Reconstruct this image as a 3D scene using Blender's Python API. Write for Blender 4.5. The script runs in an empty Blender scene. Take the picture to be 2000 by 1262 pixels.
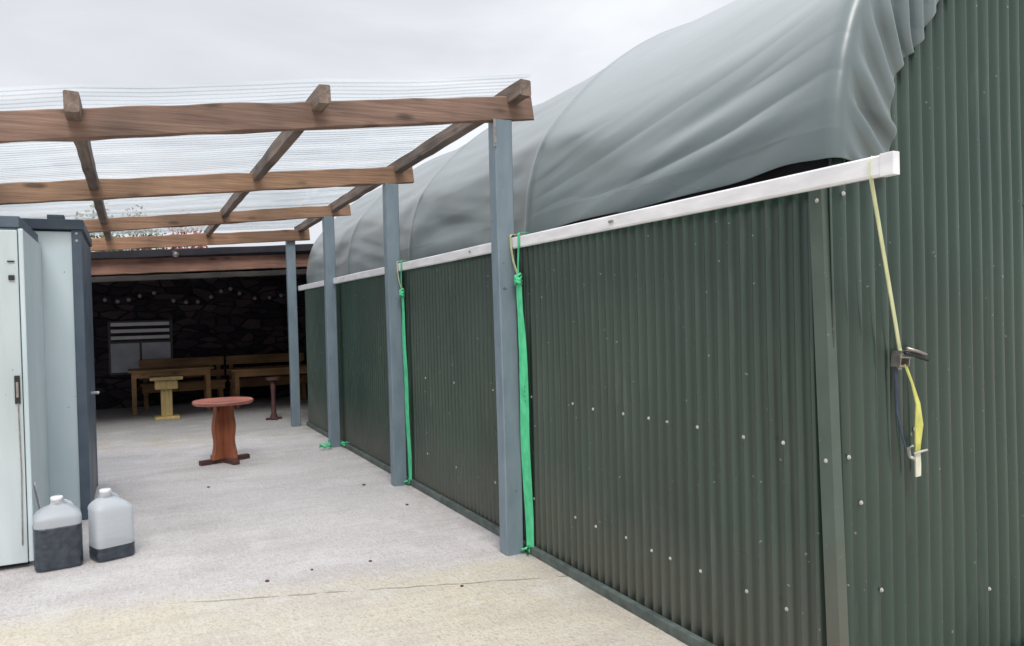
import bpy, bmesh, math, random
from mathutils import Vector, Matrix, noise
R = math.radians
S = bpy.context.scene
C = S.collection

# ------------------------------------------------------------------ camera
TH, PI_, RO = .4611, -.012, .0269
fw = Vector((math.sin(TH)*math.cos(PI_), math.cos(TH)*math.cos(PI_), math.sin(PI_)))
r0 = Vector((math.cos(TH), -math.sin(TH), 0)); u0 = r0.cross(fw)
rt = r0*math.cos(RO)-u0*math.sin(RO); up = r0*math.sin(RO)+u0*math.cos(RO)
cd = bpy.data.cameras.new('camera'); cam = bpy.data.objects.new('camera', cd); C.objects.link(cam)
M3 = Matrix((rt, up, -fw)).transposed().to_4x4(); M3.translation = Vector((0, 0, 1.5)); cam.matrix_world = M3
cd.sensor_width = 36; cd.lens = 27; cd.clip_start = .05; cd.clip_end = 2000
S.camera = cam

# ------------------------------------------------------------------ sky and sun
SUN_EL, SUN_AZ = 48, 194          # compass-like: direction the sun stands in, from +Y towards +X
w = bpy.data.worlds.new('World'); S.world = w; w.use_nodes = True
nt = w.node_tree; N = nt.nodes; L = nt.links; N.clear()
out = N.new('ShaderNodeOutputWorld'); bg = N.new('ShaderNodeBackground')
sky = N.new('ShaderNodeTexSky'); sky.sky_type = 'NISHITA'; sky.sun_disc = False
sky.sun_elevation = R(SUN_EL); sky.sun_rotation = R(SUN_AZ); sky.dust_density = 3
tc = N.new('ShaderNodeTexCoord'); mp = N.new('ShaderNodeMapping'); mp.inputs['Scale'].default_value = (1.2, 1.2, 3.2)
nz = N.new('ShaderNodeTexNoise'); nz.inputs['Scale'].default_value = 1.5; nz.inputs['Detail'].default_value = 6; nz.inputs['Roughness'].default_value = .5
nz.inputs['Distortion'].default_value = .5
cr = N.new('ShaderNodeValToRGB')
cr.color_ramp.elements[0].position = .28; cr.color_ramp.elements[0].color = (4.15, 4.33, 4.7, 1)
cr.color_ramp.elements[1].position = .68; cr.color_ramp.elements[1].color = (6.4, 6.5, 6.75, 1)
mx = N.new('ShaderNodeMix'); mx.data_type = 'RGBA'; mx.inputs[0].default_value = .95
L.new(tc.outputs['Generated'], mp.inputs[0]); L.new(mp.outputs[0], nz.inputs[0]); L.new(nz.outputs[0], cr.inputs[0])
# an overcast sky is brighter overhead than at the horizon
sz = N.new('ShaderNodeSeparateXYZ'); gr = N.new('ShaderNodeMapRange'); gr.inputs[1].default_value = .4; gr.inputs[2].default_value = .9; gr.inputs[3].default_value = 1; gr.inputs[4].default_value = 3.3
L.new(tc.outputs['Generated'], sz.inputs[0]); L.new(sz.outputs[2], gr.inputs[0])
m2 = N.new('ShaderNodeMix'); m2.data_type = 'RGBA'; m2.blend_type = 'MULTIPLY'; m2.inputs[0].default_value = 1
dp = N.new('ShaderNodeVectorMath'); dp.operation = 'DOT_PRODUCT'; dp.inputs[1].default_value = (.85, .52, -.25); L.new(tc.outputs['Generated'], dp.inputs[0])
g2 = N.new('ShaderNodeMapRange'); g2.inputs[1].default_value = .1; g2.inputs[2].default_value = .85; g2.inputs[3].default_value = .92; g2.inputs[4].default_value = 1.13; L.new(dp.outputs['Value'], g2.inputs[0])
m3 = N.new('ShaderNodeMix'); m3.data_type = 'RGBA'; m3.blend_type = 'MULTIPLY'; m3.inputs[0].default_value = 1; L.new(cr.outputs[0], m3.inputs[6]); L.new(g2.outputs[0], m3.inputs[7])
L.new(m3.outputs[2], m2.inputs[6]); L.new(gr.outputs[0], m2.inputs[7])
L.new(sky.outputs[0], mx.inputs[6]); L.new(m2.outputs[2], mx.inputs[7]); L.new(mx.outputs[2], bg.inputs[0])
bg.inputs[1].default_value = .105; L.new(bg.outputs[0], out.inputs[0])
sd = bpy.data.lights.new('sun', 'SUN'); sd.energy = 1.5; sd.angle = R(20); sd.color = (1, .96, .9)
so = bpy.data.objects.new('sun', sd); C.objects.link(so)
dv = Vector((math.sin(R(SUN_AZ))*math.cos(R(SUN_EL)), math.cos(R(SUN_AZ))*math.cos(R(SUN_EL)), math.sin(R(SUN_EL))))
so.rotation_euler = dv.to_track_quat('Z', 'Y').to_euler(); so.location = (0, 0, 20)
S.view_settings.view_transform = 'Standard'; S.view_settings.look = 'None'; S.view_settings.gamma = 1
S.view_settings.exposure = 0.42
S.render.engine = 'CYCLES'
S.cycles.max_bounces = 8; S.cycles.transparent_max_bounces = 24
rnd = random.Random(4)

# ------------------------------------------------------------------ materials
def mat(name, col, col2=None, rough=.6, scale=8, stretch=(1, 1, 1), bump=0., bscale=None, spec=.5, metal=0, detail=6, lo=.35, hi=.65,
        speck=None, coat=0, rvar=0, dist=0):
    m = bpy.data.materials.new(name); m.use_nodes = True
    n = m.node_tree.nodes; l = m.node_tree.links; p = n['Principled BSDF']
    p.inputs['Roughness'].default_value = rough; p.inputs['Metallic'].default_value = metal
    p.inputs['Specular IOR Level'].default_value = spec; p.inputs['Coat Weight'].default_value = coat
    t = n.new('ShaderNodeTexCoord'); k = n.new('ShaderNodeMapping'); k.inputs['Scale'].default_value = stretch
    l.new(t.outputs['Object'], k.inputs[0])
    a = n.new('ShaderNodeTexNoise'); a.inputs['Scale'].default_value = scale; a.inputs['Detail'].default_value = detail
    a.inputs['Distortion'].default_value = dist
    l.new(k.outputs[0], a.inputs[0])
    r = n.new('ShaderNodeValToRGB'); c2 = col2 or [x*.8 for x in col]
    r.color_ramp.elements[0].position = lo; r.color_ramp.elements[0].color = (*c2, 1)
    r.color_ramp.elements[1].position = hi; r.color_ramp.elements[1].color = (*col, 1)
    l.new(a.outputs[0], r.inputs[0]); res = r.outputs[0]
    if speck:                      # (colour, scale, threshold)
        v = n.new('ShaderNodeTexNoise'); v.inputs['Scale'].default_value = speck[1]; v.inputs['Detail'].default_value = 2
        l.new(t.outputs['Object'], v.inputs[0])
        q = n.new('ShaderNodeMapRange'); q.inputs[1].default_value = speck[2]; q.inputs[2].default_value = speck[2]+.04
        l.new(v.outputs[0], q.inputs[0])
        x = n.new('ShaderNodeMix'); x.data_type = 'RGBA'; x.inputs[7].default_value = (*speck[0], 1)
        l.new(q.outputs[0], x.inputs[0]); l.new(res, x.inputs[6]); res = x.outputs[2]
    l.new(res, p.inputs['Base Color'])
    if rvar:
        q = n.new('ShaderNodeMapRange'); q.inputs[1].default_value = .3; q.inputs[2].default_value = .7
        q.inputs[3].default_value = rough-rvar; q.inputs[4].default_value = rough+rvar
        b2 = n.new('ShaderNodeTexNoise'); b2.inputs['Scale'].default_value = scale*.6; b2.inputs['Detail'].default_value = 4
        l.new(k.outputs[0], b2.inputs[0]); l.new(b2.outputs[0], q.inputs[0]); l.new(q.outputs[0], p.inputs['Roughness'])
    if bump:
        b = n.new('ShaderNodeBump'); b.inputs['Distance'].default_value = bump; b.inputs['Strength'].default_value = 1
        s2 = n.new('ShaderNodeTexNoise'); s2.inputs['Scale'].default_value = bscale or scale*3; s2.inputs['Detail'].default_value = 5
        l.new(k.outputs[0], s2.inputs[0]); l.new(s2.outputs[0], b.inputs['Height']); l.new(b.outputs[0], p.inputs['Normal'])
    return m

def wood(name, col, col2, axis, rough=.7, knots=True):
    st = [24, 24, 24]; st[axis] = 1.3
    m = mat(name, col, col2, rough=rough, scale=1.6, stretch=st, bump=.004, bscale=3, lo=.32, hi=.70, dist=.5)
    n = m.node_tree.nodes; l = m.node_tree.links; p = n['Principled BSDF']
    src = p.inputs['Base Color'].links[0].from_socket
    t = n.new('ShaderNodeTexCoord')
    # broad weathering along the plank, then knots
    w1 = n.new('ShaderNodeTexNoise'); w1.inputs['Scale'].default_value = 1.7; w1.inputs['Detail'].default_value = 3
    l.new(t.outputs['Object'], w1.inputs[0])
    q = n.new('ShaderNodeMapRange'); q.inputs[1].default_value = .35; q.inputs[2].default_value = .65; q.inputs[3].default_value = .62; q.inputs[4].default_value = 1.2
    l.new(w1.outputs[0], q.inputs[0])
    x = n.new('ShaderNodeMix'); x.data_type = 'RGBA'; x.blend_type = 'MULTIPLY'; x.inputs[0].default_value = 1
    l.new(src, x.inputs[6]); l.new(q.outputs[0], x.inputs[7]); res = x.outputs[2]
    if knots:
        k = n.new('ShaderNodeMapping'); s3 = [7, 7, 7]; s3[axis] = 2.6; k.inputs['Scale'].default_value = s3
        l.new(t.outputs['Object'], k.inputs[0])
        v = n.new('ShaderNodeTexVoronoi'); v.inputs['Scale'].default_value = 1.0; l.new(k.outputs[0], v.inputs[0])
        q2 = n.new('ShaderNodeMapRange'); q2.inputs[1].default_value = .08; q2.inputs[2].default_value = .2; q2.inputs[3].default_value = .8; q2.inputs[4].default_value = 0
        l.new(v.outputs['Distance'], q2.inputs[0])
        y = n.new('ShaderNodeMix'); y.data_type = 'RGBA'; y.inputs[7].default_value = (*[c*.3 for c in col2], 1)
        l.new(q2.outputs[0], y.inputs[0]); l.new(res, y.inputs[6]); res = y.outputs[2]
    l.new(res, p.inputs['Base Color'])
    return m

GREEN = mat('green_steel', (.028, .055, .041), (.019, .040, .030), rough=.23, scale=3, stretch=(1, 1, .35), spec=.7, rvar=.06,
            speck=((.16, .19, .17), 38, .74))
GREEN2 = mat('green_steel_flashing', (.075, .102, .084), (.058, .082, .066), rough=.34, scale=5, rvar=.06, speck=((.2, .22, .2), 45, .72))
SILL = mat('painted_sill', (.10, .125, .115), (.055, .07, .066), rough=.6, scale=14, bump=.002)
SLATE = mat('slate_paint', (.185, .235, .275), (.145, .19, .225), rough=.5, scale=4, stretch=(3, 3, 1), bump=.0008, bscale=30, rvar=.08,
            speck=((.09, .11, .13), 22, .72))
WHITE = mat('white_plastic', (.80, .79, .80), (.66, .65, .67), rough=.35, scale=5, stretch=(4, 1, 4))
BEAMW = [wood('near_beam_wood', (.255, .158, .115), (.145, .083, .062), 0), wood('orange_beam_wood', (.31, .185, .11), (.185, .10, .062), 0),
         wood('far_beam_wood', (.36, .20, .115), (.22, .115, .07), 0)]
RAFT = wood('rafter_wood', (.21, .155, .125), (.11, .078, .062), 1)
RED = wood('red_stained_wood', (.40, .145, .07), (.25, .075, .035), 2, rough=.5)
REDTOP = wood('red_table_top', (.48, .18, .13), (.34, .11, .08), 0, rough=.35, knots=False)  # reflection on the top put into a lighter, pinker red
YEL = wood('yellow_pine', (.58, .43, .18), (.42, .29, .11), 2, rough=.5)
BRN = wood('brown_stained_wood', (.40, .22, .085), (.26, .13, .05), 0, rough=.6)
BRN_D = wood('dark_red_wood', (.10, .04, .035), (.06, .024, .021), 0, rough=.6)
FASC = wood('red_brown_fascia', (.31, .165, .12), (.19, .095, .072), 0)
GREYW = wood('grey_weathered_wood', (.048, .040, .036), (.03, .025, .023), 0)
DARKM = mat('dark_felt', (.028, .026, .034), (.018, .016, .022), rough=.9, scale=6)
PANEL = mat('pale_panel', (.60, .68, .71), (.53, .62, .65), rough=.42, scale=1.6, stretch=(2, 2, .6), rvar=.08, speck=((.22, .26, .28), 30, .75))
PANELW = mat('warm_white_panel', (.54, .60, .615), (.47, .525, .54), rough=.45, scale=2.5, stretch=(3, 3, .5), rvar=.08, speck=((.3, .3, .27), 26, .73))
CABT = mat('cabin_trim', (.085, .115, .15), (.062, .085, .115), rough=.5, scale=5, rvar=.08)
BLACK = mat('black_plastic', (.02, .022, .025), rough=.4)
STEEL = mat('zinc_steel', (.42, .40, .38), (.30, .25, .22), rough=.35, scale=30, metal=.8)
SCREW = mat('screw_cap', (.50, .50, .46), (.36, .36, .33), rough=.45, scale=60)
STRAPG = mat('green_webbing', (.10, .60, .30), (.06, .44, .20), rough=.65, scale=30, stretch=(1, 1, .4), bump=.0006, bscale=200)
STRAPY = mat('yellow_webbing', (.62, .62, .16), (.46, .47, .12), rough=.7, scale=25, stretch=(1, 1, .5), bump=.0006, bscale=200)
STRAPP = mat('faded_yellow_webbing', (.58, .60, .34), (.46, .48, .26), rough=.7, scale=25, stretch=(1, 1, .5))
STRAPW = mat('frayed_webbing', (.72, .72, .60), (.6, .6, .48), rough=.8, scale=40)
STRAPN = mat('navy_webbing', (.05, .065, .11), (.03, .04, .07), rough=.7, scale=25)
LIQ = mat('dark_liquid', (.045, .058, .075), (.022, .028, .038), rough=.28, scale=26, bump=.004, bscale=40)
STONE = None

def reflection_and_splashes(m, zmax, col, streak):
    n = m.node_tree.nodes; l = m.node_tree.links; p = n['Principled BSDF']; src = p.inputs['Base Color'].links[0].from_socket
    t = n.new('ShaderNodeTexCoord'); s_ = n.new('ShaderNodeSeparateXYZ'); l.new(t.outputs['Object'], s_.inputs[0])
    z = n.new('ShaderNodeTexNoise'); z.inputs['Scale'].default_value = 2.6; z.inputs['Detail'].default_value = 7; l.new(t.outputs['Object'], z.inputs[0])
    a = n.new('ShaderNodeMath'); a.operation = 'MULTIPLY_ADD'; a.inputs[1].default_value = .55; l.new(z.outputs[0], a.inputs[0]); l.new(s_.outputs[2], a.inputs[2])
    q = n.new('ShaderNodeMapRange'); q.inputs[1].default_value = zmax+.27+.18; q.inputs[2].default_value = zmax+.27-.32; q.inputs[3].default_value = 0; q.inputs[4].default_value = .62; l.new(a.outputs[0], q.inputs[0])  # brownish ground reflection painted into the colour low on the wall
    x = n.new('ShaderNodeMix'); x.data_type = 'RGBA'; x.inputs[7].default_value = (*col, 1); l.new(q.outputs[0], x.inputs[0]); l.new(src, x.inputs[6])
    k = n.new('ShaderNodeMapping'); k.inputs['Scale'].default_value = (16, 16, 1.6); l.new(t.outputs['Object'], k.inputs[0])
    y = n.new('ShaderNodeTexNoise'); y.inputs['Scale'].default_value = 1; y.inputs['Detail'].default_value = 4; l.new(k.outputs[0], y.inputs[0])
    r = n.new('ShaderNodeMapRange'); r.inputs[1].default_value = .60; r.inputs[2].default_value = .78; r.inputs[3].default_value = 0; r.inputs[4].default_value = .55; l.new(y.outputs[0], r.inputs[0])
    w_ = n.new('ShaderNodeMix'); w_.data_type = 'RGBA'; w_.inputs[7].default_value = (*streak, 1); l.new(r.outputs[0], w_.inputs[0]); l.new(x.outputs[2], w_.inputs[6])
    # small splashes of several sizes
    v = n.new('ShaderNodeTexVoronoi'); v.inputs['Scale'].default_value = 11; l.new(t.outputs['Object'], v.inputs[0]); sc = n.new('ShaderNodeSeparateColor'); l.new(v.outputs['Color'], sc.inputs[0])
    th_ = n.new('ShaderNodeMapRange'); th_.inputs[1].default_value = .55; th_.inputs[2].default_value = 1; th_.inputs[3].default_value = -.02; th_.inputs[4].default_value = .085; l.new(sc.outputs[0], th_.inputs[0])
    d = n.new('ShaderNodeMath'); d.operation = 'SUBTRACT'; l.new(th_.outputs[0], d.inputs[0]); l.new(v.outputs['Distance'], d.inputs[1])
    e = n.new('ShaderNodeMapRange'); e.inputs[1].default_value = 0; e.inputs[2].default_value = .03; e.inputs[3].default_value = 0; e.inputs[4].default_value = .55; l.new(d.outputs[0], e.inputs[0])
    f = n.new('ShaderNodeMix'); f.data_type = 'RGBA'; f.inputs[7].default_value = (.20, .23, .21, 1); l.new(e.outputs[0], f.inputs[0]); l.new(w_.outputs[2], f.inputs[6])
    l.new(f.outputs[2], p.inputs['Base Color'])
GREENG = GREEN.copy(); GREENG.name = 'green_steel_gable'; reflection_and_splashes(GREENG, -.6, (.1, .1, .08), (.075, .10, .085)); reflection_and_splashes(GREEN, .44, (.085, .080, .066), (.075, .095, .082)); reflection_and_splashes(GREEN2, .5, (.12, .10, .08), (.10, .12, .11))

# clouded polythene can, tarp, clear corrugated sheet
def poly_mat():
    m = bpy.data.materials.new('clouded_polythene'); m.use_nodes = True; n = m.node_tree.nodes; l = m.node_tree.links
    p = n['Principled BSDF']; p.inputs['Base Color'].default_value = (.74, .77, .80, 1); p.inputs['Roughness'].default_value = .35
    tr = n.new('ShaderNodeBsdfTranslucent'); tr.inputs[0].default_value = (.75, .78, .82, 1)
    tp = n.new('ShaderNodeBsdfTransparent'); tp.inputs[0].default_value = (.92, .94, .96, 1)
    a = n.new('ShaderNodeMixShader'); a.inputs[0].default_value = .45; b = n.new('ShaderNodeMixShader'); b.inputs[0].default_value = .22
    l.new(p.outputs[0], a.inputs[1]); l.new(tr.outputs[0], a.inputs[2]); l.new(a.outputs[0], b.inputs[1]); l.new(tp.outputs[0], b.inputs[2])
    l.new(b.outputs[0], n['Material Output'].inputs[0]); return m
POLY = poly_mat()
def clear_mat():
    m = bpy.data.materials.new('clear_corrugated_sheet'); m.use_nodes = True; n = m.node_tree.nodes; l = m.node_tree.links
    n.remove(n['Principled BSDF'])
    tp = n.new('ShaderNodeBsdfTransparent'); tp.inputs[0].default_value = (.93, .955, .965, 1)
    gl = n.new('ShaderNodeBsdfGlossy'); gl.inputs['Roughness'].default_value = .12; gl.inputs[0].default_value = (.9, .9, .9, 1)
    tl = n.new('ShaderNodeBsdfTranslucent'); tl.inputs[0].default_value = (.92, .95, .97, 1)
    fr = n.new('ShaderNodeFresnel'); fr.inputs[0].default_value = 1.13
    t = n.new('ShaderNodeTexCoord'); k = n.new('ShaderNodeMapping'); k.inputs['Scale'].default_value = (.45, 2.6, 1)
    z = n.new('ShaderNodeTexNoise'); z.inputs['Scale'].default_value = 2.4; z.inputs['Detail'].default_value = 6
    q = n.new('ShaderNodeMapRange'); q.inputs[1].default_value = .38; q.inputs[2].default_value = .66; q.inputs[3].default_value = .02; q.inputs[4].default_value = .17
    l.new(t.outputs['Object'], k.inputs[0]); l.new(k.outputs[0], z.inputs[0]); l.new(z.outputs[0], q.inputs[0])
    a = n.new('ShaderNodeMixShader'); b = n.new('ShaderNodeMixShader')
    l.new(q.outputs[0], a.inputs[0]); l.new(tp.outputs[0], a.inputs[1]); l.new(tl.outputs[0], a.inputs[2])
    cp = n.new('ShaderNodeMath'); cp.operation = 'MULTIPLY'; cp.inputs[1].default_value = .22; l.new(fr.outputs[0], cp.inputs[0])
    l.new(cp.outputs[0], b.inputs[0]); l.new(a.outputs[0], b.inputs[1]); l.new(gl.outputs[0], b.inputs[2])
    l.new(b.outputs[0], n['Material Output'].inputs[0]); return m
CLEAR = clear_mat()
TARP = mat('grey_green_tarpaulin', (.105, .138, .145), (.082, .110, .113), rough=.33, scale=1.5, stretch=(1, .5, 1), bump=.002, bscale=7, spec=.75, rvar=.07)
TARP.node_tree.nodes['Principled BSDF'].inputs['Sheen Weight'].default_value = .25

def stone_mat():
    m = bpy.data.materials.new('dark_rubble_stone'); m.use_nodes = True; n = m.node_tree.nodes; l = m.node_tree.links; p = n['Principled BSDF']
    t = n.new('ShaderNodeTexCoord'); k = n.new('ShaderNodeMapping'); k.inputs['Scale'].default_value = (3.0, 3, 7.5)
    d = n.new('ShaderNodeTexNoise'); d.inputs['Scale'].default_value = 2.2
    l.new(t.outputs['Object'], d.inputs[0])
    ad = n.new('ShaderNodeMix'); ad.data_type = 'RGBA'; ad.blend_type = 'LINEAR_LIGHT'; ad.inputs[0].default_value = .12
    l.new(t.outputs['Object'], ad.inputs[6]); l.new(d.outputs['Color'], ad.inputs[7]); l.new(ad.outputs[2], k.inputs[0])
    v = n.new('ShaderNodeTexVoronoi'); v.inputs['Scale'].default_value = 1; v.feature = 'F1'; l.new(k.outputs[0], v.inputs[0])
    e = n.new('ShaderNodeTexVoronoi'); e.inputs['Scale'].default_value = 1; e.feature = 'DISTANCE_TO_EDGE'; l.new(k.outputs[0], e.inputs[0])
    hs = n.new('ShaderNodeSeparateColor'); l.new(v.outputs['Color'], hs.inputs[0])
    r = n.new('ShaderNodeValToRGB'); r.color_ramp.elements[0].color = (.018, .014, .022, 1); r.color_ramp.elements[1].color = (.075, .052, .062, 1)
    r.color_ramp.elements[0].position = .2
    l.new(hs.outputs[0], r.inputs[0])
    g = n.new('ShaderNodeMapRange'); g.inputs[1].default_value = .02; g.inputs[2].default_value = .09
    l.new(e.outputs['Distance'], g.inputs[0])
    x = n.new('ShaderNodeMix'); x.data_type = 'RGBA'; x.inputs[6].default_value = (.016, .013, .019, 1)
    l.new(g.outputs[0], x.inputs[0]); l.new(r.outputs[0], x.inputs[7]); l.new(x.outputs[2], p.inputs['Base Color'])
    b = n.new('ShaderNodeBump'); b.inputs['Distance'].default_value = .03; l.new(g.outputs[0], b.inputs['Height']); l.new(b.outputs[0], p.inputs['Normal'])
    p.inputs['Roughness'].default_value = .9; return m
STONE = stone_mat()

def concrete_mat():
    m = bpy.data.materials.new('yard_concrete'); m.use_nodes = True; n = m.node_tree.nodes; l = m.node_tree.links; p = n['Principled BSDF']
    t = n.new('ShaderNodeTexCoord'); sx = n.new('ShaderNodeSeparateXYZ'); l.new(t.outputs['Object'], sx.inputs[0])
    def math_(op, a, b=None, c=None):
        k = n.new('ShaderNodeMath'); k.operation = op
        for i, v in enumerate((a, b, c)):
            if v is None: continue
            if hasattr(v, 'links'): l.new(v, k.inputs[i])
            else: k.inputs[i].default_value = v
        return k.outputs[0]
    def noi(s, d=5, st=None):
        k = n.new('ShaderNodeTexNoise'); k.inputs['Scale'].default_value = s; k.inputs['Detail'].default_value = d
        if st:
            mm = n.new('ShaderNodeMapping'); mm.inputs['Scale'].default_value = st; l.new(t.outputs['Object'], mm.inputs[0]); l.new(mm.outputs[0], k.inputs[0])
        else: l.new(t.outputs['Object'], k.inputs[0])
        return k.outputs[0]
    def rng(v, a, b, c=0., d=1.):
        k = n.new('ShaderNodeMapRange'); l.new(v, k.inputs[0])
        for i, q in enumerate((a, b, c, d)): k.inputs[i+1].default_value = q
        return k.outputs[0]
    def mix(f, a, b, mode='MIX'):
        k = n.new('ShaderNodeMix'); k.data_type = 'RGBA'; k.blend_type = mode
        if hasattr(f, 'links'): l.new(f, k.inputs[0])
        else: k.inputs[0].default_value = f
        for i, v in ((6, a), (7, b)):
            if hasattr(v, 'links'): l.new(v, k.inputs[i])
            else: k.inputs[i].default_value = (*v, 1)
        return k.outputs[2]
    X, Y = sx.outputs[0], sx.outputs[1]
    big = noi(.9, 4)
    # the slab nearer the camera is yellower; edge runs (-.64,4.71)-(2.08,4.27)
    ed = math_('ADD', math_('ADD', Y, math_('MULTIPLY', X, .16)), math_('MULTIPLY', math_('SUBTRACT', noi(2.5, 4), .5), .5))
    yel = rng(ed, 4.72, 4.45)
    col = mix(yel, (.50, .468, .472), (.52, .465, .35))
    col = mix(rng(big, .35, .68), mix(.55, col, (.40, .375, .37)), col)
    # damp mossy patches further back; shade painted into the shed floor beyond
    far = rng(ed, 10.4, 11.4)
    moss = math_('MULTIPLY', rng(noi(1.3, 4, (1, 1.6, 1)), .48, .62), rng(math_('ABSOLUTE', math_('SUBTRACT', ed, 11.0)), .9, .1))
    col = mix(math_('MULTIPLY', moss, .9), col, (.40, .32, .16))
    col = mix(math_('MULTIPLY', far, .45), col, (.30, .31, .31))
    # exposed grains
    g1 = noi(75, 3); g2 = noi(38, 4, (1.0, .7, 1)); g3 = noi(150, 2)
    col = mix(rng(g1, .53, .64, 0, .58), col, (.24, .21, .185))
    col = mix(rng(g2, .52, .68, 0, .50), col, (.30, .265, .23))
    col = mix(rng(g3, .58, .68, 0, .55), col, (.70, .68, .63))
    lite = noi(14, 6)
    col = mix(rng(lite, .52, .72, 0, .16), col, (.62, .60, .57))
    st1 = noi(1.7, 8, (.6, 1.5, 1)); col = mix(rng(st1, .50, .66, 0, .40), col, (.31, .28, .255))
    st2 = noi(3.3, 7, (1, .8, 1)); col = mix(rng(st2, .55, .68, 0, .30), col, (.60, .585, .57))
    # long broom and tamp marks, stains
    col = mix(rng(noi(9, 7, (.5, 3.6, 1)), .5, .68, 0, .30), col, (.37, .34, .315))
    col = mix(rng(noi(11, 6, (3.8, .6, 1)), .52, .70, 0, .22), col, (.63, .61, .59))
    col = mix(rng(noi(5, 6, (.35, 2.4, 1)), .56, .74, 0, .35), col, (.34, .30, .26))
    # hairline joint between (.5,4.38) and (2.59,3.64)
    cl = math_('ADD', math_('ADD', math_('MULTIPLY', math_('SUBTRACT', X, .643), .332), math_('MULTIPLY', math_('SUBTRACT', Y, 4.321), .943)),
               math_('MULTIPLY', math_('SUBTRACT', noi(7, 5), .5), .05))
    ck = math_('MULTIPLY', rng(math_('ABSOLUTE', cl), .012, .003), math_('MULTIPLY', rng(X, .1, .4), rng(noi(6, 3), .38, .5)))
    col = mix(math_('MULTIPLY', ck, .5), col, (.20, .16, .12))
    # dirt gathered along the foot of the green wall
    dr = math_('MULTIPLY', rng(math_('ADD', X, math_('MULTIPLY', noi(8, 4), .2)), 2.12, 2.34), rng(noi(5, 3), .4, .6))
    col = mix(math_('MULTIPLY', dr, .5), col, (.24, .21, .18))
    l.new(col, p.inputs['Base Color']); p.inputs['Roughness'].default_value = .85
    b = n.new('ShaderNodeBump'); b.inputs['Distance'].default_value = .006
    l.new(math_('ADD', math_('MULTIPLY', g1, .6), math_('ADD', math_('MULTIPLY', g2, 1.2), math_('MULTIPLY', ck, -1.5))), b.inputs['Height']); l.new(b.outputs[0], p.inputs['Normal'])
    return m

# ------------------------------------------------------------------ helpers
def tag(o, label=None, cat=None, group=None, kind=None):
    if label: o['label'] = label
    if cat: o['category'] = cat
    if group: o['group'] = group
    if kind: o['kind'] = kind
    return o
def empty(name, loc, label, cat, group=None, rz=0):
    o = bpy.data.objects.new(name, None); C.objects.link(o); o.location = loc; o.rotation_euler = (0, 0, rz); o.empty_display_size = .2
    return tag(o, label, cat, group)
def obj(name, bm, m, parent=None, smooth=False, loc=None):
    """links a bmesh built in world coordinates; the origin goes to loc or to the parent"""
    me = bpy.data.meshes.new(name)
    bmesh.ops.recalc_face_normals(bm, faces=bm.faces)
    o = bpy.data.objects.new(name, me); C.objects.link(o)
    bm.to_mesh(me); bm.free(); me.materials.append(m)
    if smooth:
        for p in me.polygons: p.use_smooth = True
    o.parent = parent
    return o
def box(bm, x0, x1, y0, y1, z0, z1, bev=0., rot=None):
    r = bmesh.ops.create_cube(bm, size=1)
    vs = r['verts']; c = Vector(((x0+x1)/2, (y0+y1)/2, (z0+z1)/2))
    for v in vs:
        v.co = Vector((v.co.x*(x1-x0), v.co.y*(y1-y0), v.co.z*(z1-z0)))
        if rot: v.co = rot @ v.co
        v.co += c
    if bev:
        es = list({e for v in vs for e in v.link_edges})
        bmesh.ops.bevel(bm, geom=es, offset=bev, segments=2, affect='EDGES', profile=.6)
    return bm
def BX(*a, **k):
    return box(bmesh.new(), *a, **k)
def loft(bm, secs, n=24, cap=True):
    """secs: (z, cx, cy, hx, hy, squareness 2..8)"""
    rings = []
    for (z, cx, cy, hx, hy, e) in secs:
        ring = []
        for i in range(n):
            a = 2*math.pi*i/n; ca, sa = math.cos(a), math.sin(a)
            ring.append(bm.verts.new((cx+hx*math.copysign(abs(ca)**(2/e), ca), cy+hy*math.copysign(abs(sa)**(2/e), sa), z)))
        rings.append(ring)
    for a, b in zip(rings, rings[1:]):
        for i in range(n): bm.faces.new((a[i], a[(i+1) % n], b[(i+1) % n], b[i]))
    if cap:
        bm.faces.new(rings[0][::-1]); bm.faces.new(rings[-1])
    return bm
def tube(bm, pts, r, n=8):
    pts = [Vector(p) for p in pts]; rings = []
    for i, p in enumerate(pts):
        d = (pts[min(i+1, len(pts)-1)]-pts[max(i-1, 0)]).normalized()
        a = d.cross(Vector((0, 0, 1))) if abs(d.z) < .9 else d.cross(Vector((1, 0, 0)))
        a.normalize(); b = d.cross(a); rr = r[i] if isinstance(r, (list, tuple)) else r
        rings.append([bm.verts.new(p+(a*math.cos(2*math.pi*k/n)+b*math.sin(2*math.pi*k/n))*rr) for k in range(n)])
    for a, b in zip(rings, rings[1:]):
        for i in range(n): bm.faces.new((a[i], a[(i+1) % n], b[(i+1) % n], b[i]))
    bm.faces.new(rings[0][::-1]); bm.faces.new(rings[-1]); return bm
def ribbon(bm, pts, widths, side, th=.0025):
    """flat webbing with thickness; side = list or single direction of its width"""
    pts = [Vector(p) for p in pts]; R4 = []
    for i, p in enumerate(pts):
        s = Vector(side[i] if isinstance(side, list) else side).normalized()
        d = (pts[min(i+1, len(pts)-1)]-pts[max(i-1, 0)]).normalized(); nn = s.cross(d).normalized()
        w_ = widths[i] if isinstance(widths, (list, tuple)) else widths
        R4.append([bm.verts.new(p+s*w_/2*a+nn*th/2*b) for a, b in ((-1, -1), (1, -1), (1, 1), (-1, 1))])
    for a, b in zip(R4, R4[1:]):
        for i in range(4): bm.faces.new((a[i], a[(i+1) % 4], b[(i+1) % 4], b[i]))
    bm.faces.new(R4[0][::-1]); bm.faces.new(R4[-1]); return bm
def lerp(a, b, t): return a+(b-a)*t
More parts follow.
